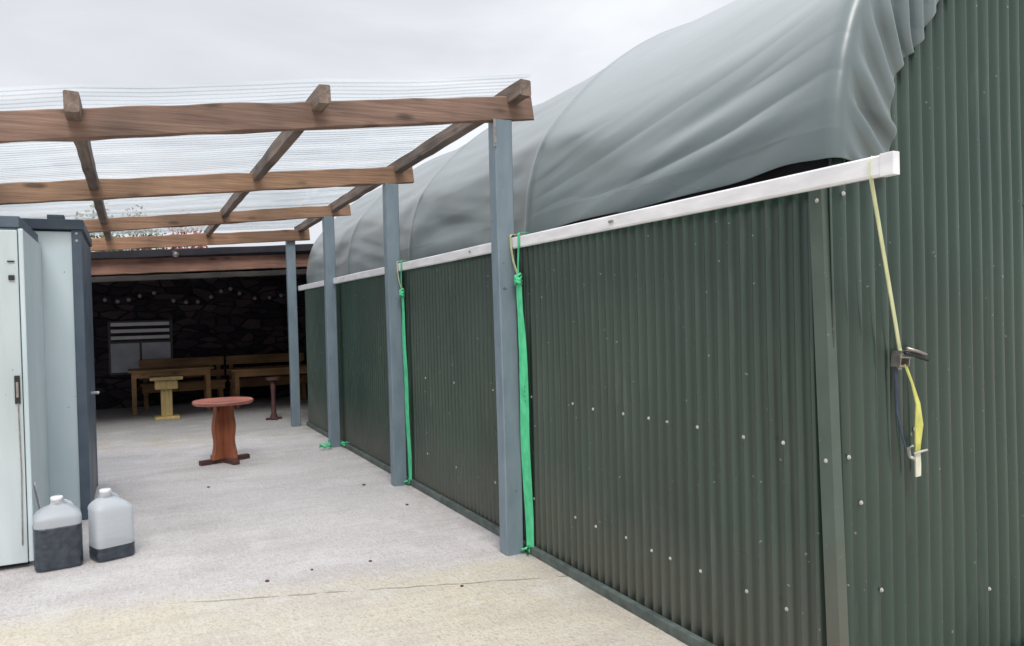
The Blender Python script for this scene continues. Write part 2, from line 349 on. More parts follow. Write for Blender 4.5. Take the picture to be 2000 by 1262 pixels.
def plank(a, b, w_, h, seed, seg=40, wob=.003, upv=Vector((0, 0, 1))):
    """rough sawn timber from a to b (centre line), w_ across, h tall, edges a little uneven"""
    bm = bmesh.new(); a = Vector(a); b = Vector(b); d = (b-a).normalized(); s = d.cross(upv).normalized(); u = s.cross(d).normalized()
    c = .006; prof = [(-.5, -.5, c, 0), (.5, -.5, -c, 0), (.5, -.5, 0, c), (.5, .5, 0, -c), (.5, .5, -c, 0), (-.5, .5, c, 0), (-.5, .5, 0, -c), (-.5, -.5, 0, c)]
    rings = []
    for i in range(seg+1):
        p = a.lerp(b, i/seg); ring = []
        for k, (px, pz, ox, oz) in enumerate(prof):
            nx = noise.noise(Vector((i*.35+seed*7.3, (px > 0)*3.1, (pz > 0)*5.7)))*wob
            nzz = noise.noise(Vector((i*.35+seed*3.1, (px > 0)*1.1+9, (pz > 0)*2.7)))*wob*1.6
            ring.append(bm.verts.new(p+s*(px*w_+ox+nx)+u*(pz*h+oz+nzz)))
        rings.append(ring)
    m = len(prof)
    for r1, r2 in zip(rings, rings[1:]):
        for i in range(m): bm.faces.new((r1[i], r1[(i+1) % m], r2[(i+1) % m], r2[i]))
    bm.faces.new(rings[0][::-1]); bm.faces.new(rings[-1]); return bm

# ------------------------------------------------------------------ the ground
bm = bmesh.new(); bmesh.ops.create_grid(bm, x_segments=8, y_segments=8, size=300)
tag(obj('ground', bm, concrete_mat()), kind='structure')

# ------------------------------------------------------------------ green corrugated building
XW, YC, YE, XE = 2.234, 1.952, 11.0, 7.4
PITCH, AMP = .0707, .0175
PROF = [(2.262, 1.985), (2.275, 2.10), (2.288, 2.22), (2.312, 2.34), (2.345, 2.45), (2.40, 2.575), (2.475, 2.68), (2.57, 2.79), (2.69, 2.915), (2.83, 3.045), (3.0, 3.175), (3.2, 3.305), (3.45, 3.43), (3.8, 3.56), (4.25, 3.66), (4.83, 3.70)]
PROF += [(9.66-x, z) for x, z in PROF[-2::-1]]
SL = [0]
for a, b in zip(PROF, PROF[1:]): SL.append(SL[-1]+math.hypot(b[0]-a[0], b[1]-a[1]))
STOT = SL[-1]
def hoop(s):
    s = max(0, min(STOT, s)); i = 0
    while i < len(SL)-2 and SL[i+1] < s: i += 1
    def P(k):
        k = max(0, min(len(PROF)-1, k)); return Vector(PROF[k])
    t = (s-SL[i])/(SL[i+1]-SL[i]); p0, p1, p2, p3 = P(i-1), P(i), P(i+1), P(i+2)
    q = .5*((2*p1)+(p2-p0)*t+(2*p0-5*p1+4*p2-p3)*t*t+(-p0+3*p1-3*p2+p3)*t**3)
    return q
def hoop_n(s):
    d = (hoop(s+.01)-hoop(s-.01)); d.normalize(); return Vector((-d.y, d.x))    # outward (left at the foot)
bld = empty('corrugated_building', (XW, YC, 0), 'long dark green corrugated steel building with an arched roof line', 'building')
bld_off = Vector((XW, YC, 0))
def B(name, bm, m, smooth=False, parent=None, off=None):
    bmesh.ops.translate(bm, verts=bm.verts, vec=-(off if off is not None else bld_off)); return obj(name, bm, m, parent or bld, smooth)
def corr(n_, fn):
    """grid of columns; fn(i,k) -> point"""
    pass
def sheet_wall(p0, dirv, nrm, length, zlo, ztop, phase=0, rows=10, seed=0, amp=None):
    AMP_ = amp or AMP
    bm = bmesh.new(); n_ = int(length/PITCH*12); prev = None
    for i in range(n_+1):
        u = length*i/n_; c_ = math.cos(2*math.pi*(u-phase)/PITCH); o = AMP_*(1-2*(.5-.5*c_)**2.4) if amp else AMP_*(2*(.5+.5*c_)**1.4-1)
        zt = ztop(u); col = []
        for k in range(rows+1):
            z = lerp(zlo, zt, k/rows); dd = .0022*(int(u/(PITCH*11)) % 2)+noise.noise(Vector((u*.9+seed, z*1.1, seed)))*.006+noise.noise(Vector((u*5+seed, z*1.2, 4)))*.0012
            col.append(bm.verts.new(p0+dirv*u+nrm*(o+dd)+Vector((0, 0, z))))
        if prev:
            for k in range(rows): bm.faces.new((prev[k], col[k], col[k+1], prev[k+1]))
        prev = col
    return bm
YB0 = 2.162
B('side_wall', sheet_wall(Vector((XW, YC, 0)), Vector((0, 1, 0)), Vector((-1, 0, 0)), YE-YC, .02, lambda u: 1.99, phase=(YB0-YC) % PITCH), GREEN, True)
def gtop(u):
    x = XW+u
    lo, hi = 0, STOT/2
    if x > 4.83: x = 9.66-x
    if x <= 2.30: return 2.1
    for _ in range(30):
        mm = (lo+hi)/2
        if hoop(mm).x < x: lo = mm
        else: hi = mm
    return hoop(lo).y-.04
B('gable_wall', sheet_wall(Vector((XW+.002, YC, 0)), Vector((1, 0, 0)), Vector((0, -1, 0)), XE-XW-.02, .0, gtop, seed=7, rows=16, amp=.0125), GREENG, True)
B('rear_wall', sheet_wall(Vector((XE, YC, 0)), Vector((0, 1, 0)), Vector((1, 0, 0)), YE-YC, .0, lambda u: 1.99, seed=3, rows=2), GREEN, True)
B('end_wall', sheet_wall(Vector((XW+.02, YE, 0)), Vector((1, 0, 0)), Vector((0, 1, 0)), XE-XW-.04, .0, gtop, seed=5, rows=4), GREEN, True)
# corner flashing: one leg on each wall, leaning very slightly as in the photograph
bm = bmesh.new()
def lean(z): return (.9-z)*.022
pr = [(XW-.014, YC+.036), (XW-.025, YC+.033), (XW-.025, YC-.024), (XW+.020, YC-.024), (XW+.020, YC-.016), (XW-.012, YC-.016)]
rings = []
for k in range(9):
    z = lerp(.03, 1.985, k/8); rings.append([bm.verts.new((x, y-lean(z)*1.1, z)) for x, y in pr])
for a, b in zip(rings, rings[1:]):
    for i in range(6): bm.faces.new((a[i], a[(i+1) % 6], b[(i+1) % 6], b[i]))
bm.faces.new(rings[0]); bm.faces.new(rings[-1][::-1])
B('corner_flashing', bm, GREEN2)
# sill along the foot
bm = BX(XW-.052, XW-.0185, YC-.02, YE, .0, .052, bev=.006); B('sill', bm, SILL)
bm = BX(XW+.03, XE, YC-.055, YC-.017, .0, .05, bev=.006); B('sill', bm, SILL)
# dark wall plate seen in the slot between gutter and tarpaulin
B('wall_plate', BX(XW+.06, XW+.14, YC+.03, YE-.02, 1.93, 2.10), DARKM)
# white eaves rail
def rail():
    bm = bmesh.new(); y0, y1 = 1.62, YE+.02
    pr = [(2.128, 1.910), (2.128, 1.964), (2.132, 1.970), (2.149, 1.970), (2.153, 1.966), (2.153, 1.906), (2.149, 1.902), (2.132, 1.902)]
    rings = []
    for i in range(81):
        y = lerp(y0, y1, i/80); dz = noise.noise(Vector((y*.8, 2, 1)))*.004
        rings.append([bm.verts.new((x, y, z+dz)) for x, z in pr])
    for a, b in zip(rings, rings[1:]):
        for k in range(len(pr)): bm.faces.new((a[k], a[(k+1) % len(pr)], b[(k+1) % len(pr)], b[k]))
    return bm
g = B('eaves_rail', rail(), WHITE); tag(g, 'white eaves rail running the length of the wall')
bm = BX(2.1255, 2.1555, 1.60, 1.65, 1.8995, 1.9725, bev=.003); B('end_cap', bm, WHITE, parent=g)
for y in (3.14, 3.16, 4.9, 6.6, 8.4):
    bm = BX(2.118, 2.129, y, y+.012, 1.932, 1.946, bev=.002); B('screw', bm, STEEL, parent=g)
# screws
def screw(p, n_):
    bm = bmesh.new(); q = Vector(n_).to_track_quat('Z', 'Y').to_matrix()
    loft(bm, [(0, 0, 0, .0085, .0085, 2), (.0015, 0, 0, .0085, .0085, 2), (.002, 0, 0, .0055, .0055, 2), (.006, 0, 0, .0048, .0048, 2)], 8)
    for v in bm.verts: v.co = q @ v.co+Vector(p)
    B('screw', bm, SCREW)
ys = []; y = 2.162; seq = [3, 4, 3, 2, 3, 4, 3]; i = 0
while y < 6.4:
    ys.append(y); y += PITCH*seq[i % 7]; i += 1
for n0, y in enumerate(ys):
    if y > 3.8 and n0 % 3: continue
    screw((XW-AMP-.001, y, .98-.01*noise.noise(Vector((y*9, 0, 0)))), (-1, 0, 0)); screw((XW-AMP-.001, y+.002, .343+.022*noise.noise(Vector((y*7, 3, 0)))), (-1, 0, 0))
screw((XW-.024, YC+.006, .945), (-1, 0, 0)); screw((XW-.024, YC+.02, 1.875), (-1, 0, 0))
for x, z in ((2.290, .954), (2.291, 1.897), (2.456, .443), (2.357, .78), (3.096, .329), (3.39, 1.903), (2.66, 1.02)):
    screw((x, YC-.0165 if x > 2.32 else YC-.0245, z), (0, -1, 0))

# ------------------------------------------------------------------ tarpaulin: roof part and gable flap in one cloth
HO = [1.95, 4.28, 6.55, 8.75, 11.05]
def tarp_pt(s, y):
    i = 0
    while i < 3 and y > HO[i+1]: i += 1
    f = (y-HO[i])/(HO[i+1]-HO[i]); f = max(0, min(1, f))
    up_ = min(1, max(0, min(s, STOT-s)/.75))
    sag = (math.sin(math.pi*f)**.62)*(.014+.032*up_)
    if i: sag = sag*.9
    # tension folds climbing towards each hoop
    a = s+.16*y
    env = math.exp(-((min(s, STOT-s)-.27)/.24)**2)+.07
    fold = 0
    if i == 0:
        r1 = noise.noise(Vector((a*6.2, y*.42, 3.0))); r2 = noise.noise(Vector(((s+.30*y)*12, y*.6, 9.0)))
        r3 = noise.noise(Vector(((s+.10*y)*4.0+5, y*.5, 1.0)))
        fold = (.028*(abs(r1)-.22)+.005*r2+.026*r3)*env*min(1, (y-1.90)/.45+.12)*min(1, max(0, (4.35-y)/.5))
    else:
        r1 = noise.noise(Vector(((s+.05*y)*5.0+i*11, y*.7, 3.0+i))); r2 = noise.noise(Vector(((s-.12*y)*9+i*7, y*.8, 9.0)))
        fold = (.028*r1+.012*r2)*(.5+env)*math.sin(math.pi*f)**.5
    fold += .007*math.exp(-((y-HO[min(3, i+(f > .5))])/.022)**2) if y > 2.2 else 0
    low = .012*noise.noise(Vector((y*2.6, s*2.2, 8)))*math.exp(-s/.2)
    # hem hangs a little unevenly and pulls in at the ties
    h = hoop(s); n_ = hoop_n(s); d = -sag+fold+low+.018+.045*math.exp(-((y-1.95)/.45)**2)
    if s < .12: d -= (.12-s)*.25*(1-math.exp(-((y-4.28)/.12)**2))*.5
    x = h.x+n_.x*d; z = h.y+n_.y*d
    if s < .25:
        k = (1-s/.25); z += k*(.010+.017*math.exp(-((max(0, 3.3-y)-.7)/1.1)**2 if y < 3.3 else -((y-3.3)/1.0)**2)+.010*noise.noise(Vector((y*1.3, 1, 1)))+.02*math.exp(-((y-2.12)/.2)**2)-.02*math.exp(-((y-4.28)/.3)**2))
    return Vector((x, y, z))
def hangw(s):
    m = min(s, STOT-s)
    w_ = .275+.05*min(1, m/1.2)
    for c, a, b in ((.24, .030, .06), (.50, .045, .07), (.98, .05, .10), (1.5, .05, .12)):
        w_ -= a*math.exp(-((m-c)/b)**2)*-1 if False else 0
    return w_+.018*math.sin(m*9.5+.6)+.012*noise.noise(Vector((m*4, 2, 5)))
def flap_pt(s, t):
    """t 0..1 from the bend to the hem"""
    h = hoop(s); n_ = hoop_n(s); wd = hangw(s); m = min(s, STOT-s)
    base = tarp_pt(s, 1.95); r = .045
    if t < .14:
        a = t/.14*math.pi/2; inw = r*(1-math.cos(a)); yy = -r*math.sin(a)
    else:
        inw = r+(t-.14)/.86*(wd-r); yy = -r
    ph = (m+1.05*inw)
    f1 = math.sin(2*math.pi*ph/.15+4.5*noise.noise(Vector((ph*1.6, inw*1.5, 3)))); f2 = noise.noise(Vector((ph*19, inw*3, 6)))
    am = .62+1.1*noise.noise(Vector((ph*3.1, inw*1.5, 12)))
    k = min(1, max(0, (t-.08)/.5)); k = k*k*(3-2*k)
    k *= 1-.5*t*t
    y = 1.95+yy-.010 - k*(.034*am*math.copysign(abs(f1)**.75, f1)+.006*f2)
    y = min(y, 1.934)
    p = Vector((base.x-n_.x*inw, y, base.z-n_.y*inw))
    if s < .25 and t > .1:
        p.z = max(p.z, 1.995)
    p.z -= .030*t*(1 if 0 < s < STOT else 0)*min(1, m*4)
    return p
bm = bmesh.new()
NS = 230; rows = []
ss = [STOT*((i/NS)) for i in range(NS+1)]
ss = [2.0*i/400 for i in range(400)]+[2.0+(STOT-2.0)*i/70 for i in range(71)]; NS = len(ss)-1
ys_ = []
NT = 56
for k in range(NT, -1, -1):
    t = k/NT; rows.append([bm.verts.new(flap_pt(s, t)) for s in ss])
yy = 1.95
while yy < 11.05:
    yy += .022 if yy < 6.7 else .035; rows.append([bm.verts.new(tarp_pt(s, min(yy, 11.05))) for s in ss])
# far flap, turned in over the end wall
for k in range(1, 7):
    r_ = []
    for s in ss:
        b_ = tarp_pt(s, 11.05); n_ = hoop_n(s); r_.append(bm.verts.new((b_.x-n_.x*.05*k, 11.05+.02*min(k, 2), b_.z-n_.y*.05*k)))
    rows.append(r_)
for a, b in zip(rows, rows[1:]):
    for i in range(NS): bm.faces.new((a[i], a[i+1], b[i+1], b[i]))
t_ = obj('tarpaulin', bm, TARP, None, True)
sm = t_.modifiers.new('thick', 'SOLIDIFY'); sm.thickness = .004; sm.offset = 1
tag(t_, 'grey-green tarpaulin stretched over the arched roof, gathered in folds at the gable', 'tarpaulin')

# ------------------------------------------------------------------ pergola
pg = empty('pergola', (2.1, 4.28, 0), 'timber pergola on slate blue posts with clear corrugated roofing', 'pergola')
po = Vector((2.1, 4.28, 0))
def Pp(name, bm, m, smooth=False, parent=None, off=None):
    bmesh.ops.translate(bm, verts=bm.verts, vec=-(off if off is not None else po)); return obj(name, bm, m, parent or pg, smooth)
BE = [  # y, (x, zbot, ztop) left, right
    (4.31, (-.52, 2.365, 2.522), (2.312, 2.731, 2.868), 0, .058),
    (6.59, (-.812, 2.384, 2.531), (2.312, 2.704, 2.851), 1, .058),
    (8.98, (-.30, 2.447, 2.589), (2.362, 2.719, 2.840), 1, .058),
    (10.95, (-.37, 2.426, 2.585), (2.291, 2.616, 2.767), 2, .058)]
XL = -3.3
def beam_z(i, x, which):
    y, a, b, _, _ = BE[i]; return lerp(a[which], b[which], (x-a[0])/(b[0]-a[0]))
for i, (y, a, b, mi, th_) in enumerate(BE):
    zc0 = (beam_z(i, XL, 1)+beam_z(i, XL, 2))/2; zc1 = (b[1]+b[2])/2; h = ((a[2]-a[1])+(b[2]-b[1]))/2
    Pp('beam', plank((XL, y, zc0), (b[0], y, zc1), th_, h, i+1, seg=64, wob=.007), BEAMW[mi])
# posts
def post(x, y, zt, wx, wy, seed, dark=False):
    bm = bmesh.new(); n_ = 24; rings = []; c = .006
    pr = [(-.5, -.5, c, 0), (.5, -.5, -c, 0), (.5, -.5, 0, c), (.5, .5, 0, -c), (.5, .5, -c, 0), (-.5, .5, c, 0), (-.5, .5, 0, -c), (-.5, -.5, 0, c)]
    for k in range(n_+1):
        z = zt*k/n_; dx = noise.noise(Vector((z*.7, seed, 0)))*.008*min(1, k/3); dy = noise.noise(Vector((z*.7, seed, 5)))*.006
        rings.append([bm.verts.new((x+px*wx+ox+dx, y+py*wy+oy+dy, z)) for px, py, ox, oy in pr])
    for a, b in zip(rings, rings[1:]):
        for i in range(8): bm.faces.new((a[i], a[(i+1) % 8], b[(i+1) % 8], b[i]))
    bm.faces.new(rings[0]); bm.faces.new(rings[-1][::-1])
    return Pp('post', bm, SLATE)
PX = [(2.104, 4.325, beam_z(0, 2.1, 1)-.002), (2.108, 6.60, beam_z(1, 2.1, 1)-.002), (2.10, 8.98, beam_z(2, 2.1, 1)-.002), (2.045, 11.04, beam_z(3, 2.05, 1)+.1)]
for k, (x, y, zt) in enumerate(PX):
    if k == 3: y = 11.035
    pp = post(x, y, zt, .118, .105, k)
    if k == 0:
        bm = bmesh.new(); box(bm, 2.028, 2.046, y-.062, y-.054, 2.53, 2.70, bev=.002); box(bm, 2.032, 2.042, y-.068, y-.06, 2.545, 2.558, bev=.001)
        Pp('bracket', bm, STEEL, parent=pp)
for y, i in ((4.325, 0), (6.60, 1), (8.98, 2), (11.035, 3)):
    post(-3.2, y, beam_z(i, -3.2, 1)-.002, .1, .1, 11+i)
# rafters lie across the beams
def raf_top(x, y): return lerp(2.617+.134*x, beam_z(3, x, 2)+.065, (y-4.1)/(10.95-4.1))
def raf(x, xw, y0=4.10):
    z0 = raf_top(x, y0)-.049; z1 = raf_top(x, 11.2)-.049
    return plank((x, y0, z0), (x, 11.2, z1), xw, .098, x*3+5, seg=60, wob=.005)
for x, xw in ((2.17, .075), (.961, .062), (-.215, .066), (-1.42, .064), (-2.62, .064)):
    Pp('rafter', raf(x, xw), RAFT)
# clear corrugated sheets, corrugations running down the slope
def sheet_z(x, y):
    return raf_top(x, y)+.003
def clear_sheet(y0, y1, k):
    bm = bmesh.new(); p = .076; n_ = int((y1-y0)/p*8); prev = None; xs = [lerp(-3.4, 2.19, i/40) for i in range(41)]
    for j in range(n_+1):
        y = lerp(y0, y1, j/n_); row = []
        for x in xs:
            sg = -.010*abs(math.sin(math.pi*(x-.961)/1.2))+.009*noise.noise(Vector((x*1.1, y*.9, k*.3)))+.004*noise.noise(Vector((x*3, y*4, 2)))
            row.append(bm.verts.new((x, y, sheet_z(x, y)+.009+.0055*math.sin(2*math.pi*y/p)+sg+(.003*(k % 2)))))
        if prev:
            for i in range(40): bm.faces.new((prev[i], prev[i+1], row[i+1], row[i]))
        prev = row
    return bm
yy = 4.05; k = 0
while yy < 11.1:
    Pp('roof_sheet', clear_sheet(yy, min(yy+1.06, 11.35), k), CLEAR, True); yy += .988; k += 1

# ------------------------------------------------------------------ site cabin
cb = empty('site_cabin', (-.26, 6.77, 0), 'pale grey panel cabin with slate corner post and roof trim', 'cabin')
co = Vector((-.26, 6.77, 0))
def Cb(name, bm, m, smooth=False, parent=None, off=None):
    bmesh.ops.translate(bm, verts=bm.verts, vec=-(off if off is not None else co)); return obj(name, bm, m, parent or cb, smooth)
Z0 = Vector((0, 0, 0))
bm = BX(-3.6, -.372, 6.785, 6.84, .02, 2.22); Cb('front_wall', bm, PANEL)
bm = BX(-.35, -.318, 6.88, 8.15, .02, 2.22); Cb('side_wall', bm, CABT)
bm = BX(-3.6, -.35, 8.15, 8.2, .02, 2.22); Cb('back_wall', bm, PANEL)
Cb('corner_post', BX(-.385, -.315, 6.77, 6.885, .0, 2.235, bev=.006), CABT)
Cb('corner_post', BX(-.385, -.314, 8.1, 8.215, .0, 2.235, bev=.006), CABT)
rf = Cb('roof', BX(-3.65, -.30, 6.75, 8.25, 2.2355, 2.312, bev=.008), CABT)
Cb('lifting_lug', BX(-.545, -.43, 6.80, 6.92, 2.3135, 2.352, bev=.008), CABT, parent=rf)
for z in (2.205, 2.150):
    bm = bmesh.new(); q = Vector((0, -1, 0)).to_track_quat('Z', 'Y').to_matrix()
    loft(bm, [(0, 0, 0, .011, .011, 2), (.004, 0, 0, .010, .010, 2), (.006, 0, 0, .004, .004, 2)], 10)
    for v in bm.verts: v.co = q @ v.co+Vector((-.350, 6.769, z))
    Cb('screw', bm, SCREW)
bm = bmesh.new(); tube(bm, [(-.32, 7.42, .925), (-.265, 7.42, .925), (-.255, 7.42, .925)], .011); tube(bm, [(-.262, 7.43, .925), (-.262, 7.32, .928)], .010)
Cb('door_handle', bm, WHITE, True)
# projecting porch with the door
po2 = Cb('porch', BX(-3.55, -.586, 5.66, 6.78, .03, 2.115, bev=.008), PANEL)
Cb('porch_trim', BX(-3.57, -.600, 5.635, 6.74, 2.118, 2.19, bev=.006), CABT)
dr = Cb('door', BX(-1.5, -.612, 5.622, 5.658, .035, 2.10, bev=.006), PANELW)
Cb('door_frame', BX(-.608, -.580, 5.628, 5.668, .035, 2.112, bev=.008), PANEL)
bm = bmesh.new(); box(bm, -.652, -.622, 5.612, 5.6205, 1.025, 1.20, bev=.003); lk = Cb('lock', bm, BLACK, parent=dr)
Cb('lock_plate', BX(-.644, -.630, 5.606, 5.611, 1.065, 1.16, bev=.002), STEEL, parent=lk)
Cb('latch', BX(-.664, -.632, 5.608, 5.6205, 1.790, 1.822, bev=.004), BLACK, parent=dr)
Cb('vent_slot', BX(-.668, -.630, 5.612, 5.6205, 1.902, 1.911, bev=.002), BLACK, parent=dr)
bm = bmesh.new(); tube(bm, [(-.635, 5.612, 1.03), (-.63, 5.610, .6), (-.638, 5.612, .15)], .0035); Cb('cable', bm, STEEL, parent=dr)
tt = bmesh.new(); box(tt, -.584, -.577, 5.75, 6.1, .37, .395, rot=Matrix.Rotation(R(-38), 3, 'X')); Cb('rain_strip', tt, WHITE)
Cb('skid', BX(-3.5, -.62, 5.72, 6.7, .0, .03), BLACK)

# ------------------------------------------------------------------ jerrycans
def jerrycan(x, y, rz, w_, d_, h, fill, label, nx, ripple):
    t = empty('jerrycan', (x, y, 0), label, 'jerrycan', 'jerrycans by the cabin corner', rz)
    hx, hy = w_/2, d_/2
    def prof(z):                                   # half sizes at height z
        e = 5
        k = 1
        if z < .02: k = .93+.07*math.sin(z/.02*math.pi/2)
        zs = h*.70
        if z > zs:
            u = min(1, (z-zs)/(h*.19)); k = 1-.70*u**2.2; e = 5-2.4*u
        return k, e, 0 if z <= zs else nx*min(1, (z-zs)/(h*.19))
    bm = bmesh.new(); secs = []
    n_ = 40
    for i in range(n_+1):
        z = h*.89*i/n_; k, e, c = prof(z)
        rp = 1+(.006*math.sin(z*2*math.pi/.035) if .03 < z < h*.66 else 0)
        secs.append((z, c, 0, hx*k*rp, hy*k*rp, e))
    secs += [(h*.90, nx, 0, .040, .040, 2), (h*.93, nx, 0, .034, .034, 2), (h*.945, nx, 0, .034, .034, 2)]
    loft(bm, secs, 40); obj('body', bm, POLY, t, True)
    bm = bmesh.new(); secs = [(0.0015, 0, 0, hx*.90, hy*.90, 5)]
    zf = h*fill
    for i in range(26):
        z = .004+(zf-.004)*i/25; k, e, c = prof(z); rp = 1+(.006*math.sin(z*2*math.pi/.035) if .03 < z < h*.66 else 0)
        secs.append((z, c, 0, hx*k*rp+.0012, hy*k*rp+.0012, e))
    loft(bm, secs, 40); obj('liquid', bm, LIQ, t, True)
    bm = bmesh.new(); loft(bm, [(h*.945, nx, 0, .033, .033, 2), (h*.95, nx, 0, .036, .036, 2), (h*.99, nx, 0, .035, .035, 2), (h, nx, 0, .030, .030, 2)], 20)
    obj('cap', bm, WHITE, t, True)
    sx_ = 1 if nx <= 0 else -1
    bm = bmesh.new(); tube(bm, [(nx+sx_*.02, .02, h*.895), (nx+sx_*.045, .03, h*.90), (nx+sx_*.07, .03, h*.865), (nx+sx_*.085, .03, h*.81), (nx+sx_*.085, .03, h*.76)], [.012, .014, .014, .013, .012], 10)
    obj('handle', bm, POLY, t, True)
    return t
jerrycan(-.445, 5.58, R(6), .262, .24, .435, .61, 'translucent jerrycan more than half full of dark liquid, beside the cabin door', .0, True)
jerrycan(-.148, 5.60, R(20), .235, .20, .445, .20, 'translucent jerrycan nearly empty, with a little dark liquid at the bottom', -.03, False)

# ------------------------------------------------------------------ red pedestal table
def wavy_board(hw, z0, z1, th_, amp, ph=0):
    """board in the XZ plane with a turned, wavy outline"""
    bm = bmesh.new(); n_ = 26; L_, R_ = [], []
    for i in range(n_+1):
        u = i/n_; z = lerp(z0, z1, u)
        wv = hw(u); L_.append((-wv, z)); R_.append((wv, z))
    ol = L_+R_[::-1]
    f = [bm.verts.new((x, -th_/2, z)) for x, z in ol]; b = [bm.verts.new((x, th_/2, z)) for x, z in ol]
    m = len(ol)
    for i in range(n_):
        bm.faces.new((f[i], f[i+1], f[m-2-i], f[m-1-i])); bm.faces.new((b[i+1], b[i], b[m-1-i], b[m-2-i]))
    for i in range(m): bm.faces.new((f[i], f[(i+1) % m], b[(i+1) % m], b[i]))
    return bm
def rotz(bm, a):
    for v in bm.verts: v.co = Matrix.Rotation(a, 3, 'Z') @ v.co
    return bm
t = empty('pedestal_table', (.862, 8.72, 0), 'small round red-stained wooden table standing alone in the middle of the yard', 'table')
hwf = lambda u: .150-.022*u+.012*math.cos(u*2*math.pi*1.7)
obj('pedestal_board', rotz(wavy_board(hwf, .045, .622, .045, 0), R(38)), RED, t)
obj('pedestal_board', rotz(wavy_board(hwf, .0455, .6215, .045, 0), R(38+90)), RED, t)
for a in (38, 128):
    bm = BX(-.27, .27, -.035, .035, .0 if a == 38 else .001, .05 if a == 38 else .049, bev=.008)
    for v in bm.verts: v.co.z -= .0
    obj('foot', rotz(bm, R(a-18)), BRN_D, t)
bm = bmesh.new(); n_ = 28
loft(bm, [(.625, 0, 0, .290, .290, 2.3), (.632, 0, 0, .303, .303, 2.3), (.655, 0, 0, .308, .308, 2.3), (.664, 0, 0, .300, .300, 2.3)], 32)
tp = obj('table_top', bm, REDTOP, t)

# ------------------------------------------------------------------ open shed at the back
sh = empty('open_shed', (2.4, 11.6, 0), 'open-fronted shed with a rubble stone rear wall and red-brown fascia board', 'shed')
sho = Vector((2.4, 11.6, 0))
def Sh(name, bm, m, smooth=False, parent=None, off=None):
    bmesh.ops.translate(bm, verts=bm.verts, vec=-(off if off is not None else sho)); return obj(name, bm, m, parent or sh, smooth)
def stone_wall(x0, x1, y, z1, axis=0):
    bm = bmesh.new(); nx, nz_ = 110, 60; prev = None
    for i in range(nx+1):
        col = []
        for k in range(nz_+1):
            a = lerp(x0, x1, i/nx); z = lerp(0, z1, k/nz_); d = .035*noise.noise(Vector((a*3, z*7, 3)))+.02*noise.noise(Vector((a*7, z*13, 8)))
            col.append(bm.verts.new((a, y+d, z) if axis == 0 else (y+d, a, z)))
        if prev:
            for k in range(nz_): bm.faces.new((prev[k], col[k], col[k+1], prev[k+1]))
        prev = col
    return bm
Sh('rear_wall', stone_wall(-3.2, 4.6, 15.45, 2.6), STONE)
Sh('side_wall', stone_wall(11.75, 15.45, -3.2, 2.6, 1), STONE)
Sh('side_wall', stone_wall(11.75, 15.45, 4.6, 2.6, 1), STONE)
Sh('fascia', plank((-3.3, 11.6, 2.265-.115), (2.44, 11.6, 2.400), .045, .235, 31, seg=60, wob=.006), FASC)
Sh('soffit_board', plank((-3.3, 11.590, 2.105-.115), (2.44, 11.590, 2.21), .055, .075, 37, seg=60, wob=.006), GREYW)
Sh('roof_edge', plank((-3.3, 11.535, 2.375-.11), (2.50, 11.535, 2.565), .12, .10, 33, seg=40, wob=.006), DARKM)
bm = bmesh.new(); vs = [bm.verts.new(p) for p in ((-3.4, 11.55, 2.31), (4.8, 11.55, 2.62), (4.8, 15.7, 2.72), (-3.4, 15.7, 2.50), (-3.4, 11.55, 2.25), (4.8, 11.55, 2.56), (4.8, 15.7, 2.66), (-3.4, 15.7, 2.44))]
for f in ((0, 1, 2, 3), (7, 6, 5, 4), (0, 4, 5, 1), (1, 5, 6, 2), (2, 6, 7, 3), (3, 7, 4, 0)): bm.faces.new([vs[i] for i in f])
Sh('roof', bm, DARKM)
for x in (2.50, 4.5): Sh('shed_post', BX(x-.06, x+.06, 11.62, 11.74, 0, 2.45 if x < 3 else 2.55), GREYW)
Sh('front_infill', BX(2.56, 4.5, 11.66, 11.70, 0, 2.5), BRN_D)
# window in the rear wall
wy = 15.36
GLZ = mat('dull_glass', (.42, .43, .50), (.30, .30, .36), rough=.3, scale=3)
SLAT = mat('white_slat', (.82, .78, .84), (.74, .70, .76), rough=.5)
wn = Sh('window', BX(-.36, .69, wy+.02, wy+.06, .60, 1.56), BLACK)
for a, b in ((-.325, .135), (.175, .645)): Sh('pane', BX(a, b, wy+.005, wy+.017, .64, 1.155), GLZ, parent=wn)
Sh('pane', BX(-.325, .645, wy+.006, wy+.017, 1.19, 1.50), DARKM, parent=wn)
for z in (1.225, 1.345, 1.465): Sh('slat', BX(-.315, .635, wy-.022, wy+.002, z, z+.062, bev=.005), SLAT, parent=wn)

# flood lamp under the shed's roof edge
t = empty('flood_lamp', (.567, 11.33, 2.43), 'small round lamp fixed to the dark edge of the shed roof', 'lamp')
bm = bmesh.new(); q = Vector((0, -1, -.3)).to_track_quat('Z', 'Y').to_matrix()
loft(bm, [(-.03, 0, 0, .035, .035, 2), (.0, 0, 0, .05, .045, 2), (.05, 0, 0, .06, .05, 2)], 16)
for v in bm.verts: v.co = q @ v.co
obj('housing', bm, BLACK, t, True)
bm = bmesh.new(); loft(bm, [(.051, 0.012, 0, .042, .036, 2), (.062, .012, 0, .034, .028, 2)], 16)
for v in bm.verts: v.co = q @ v.co
obj('lens', bm, STEEL, t, True)

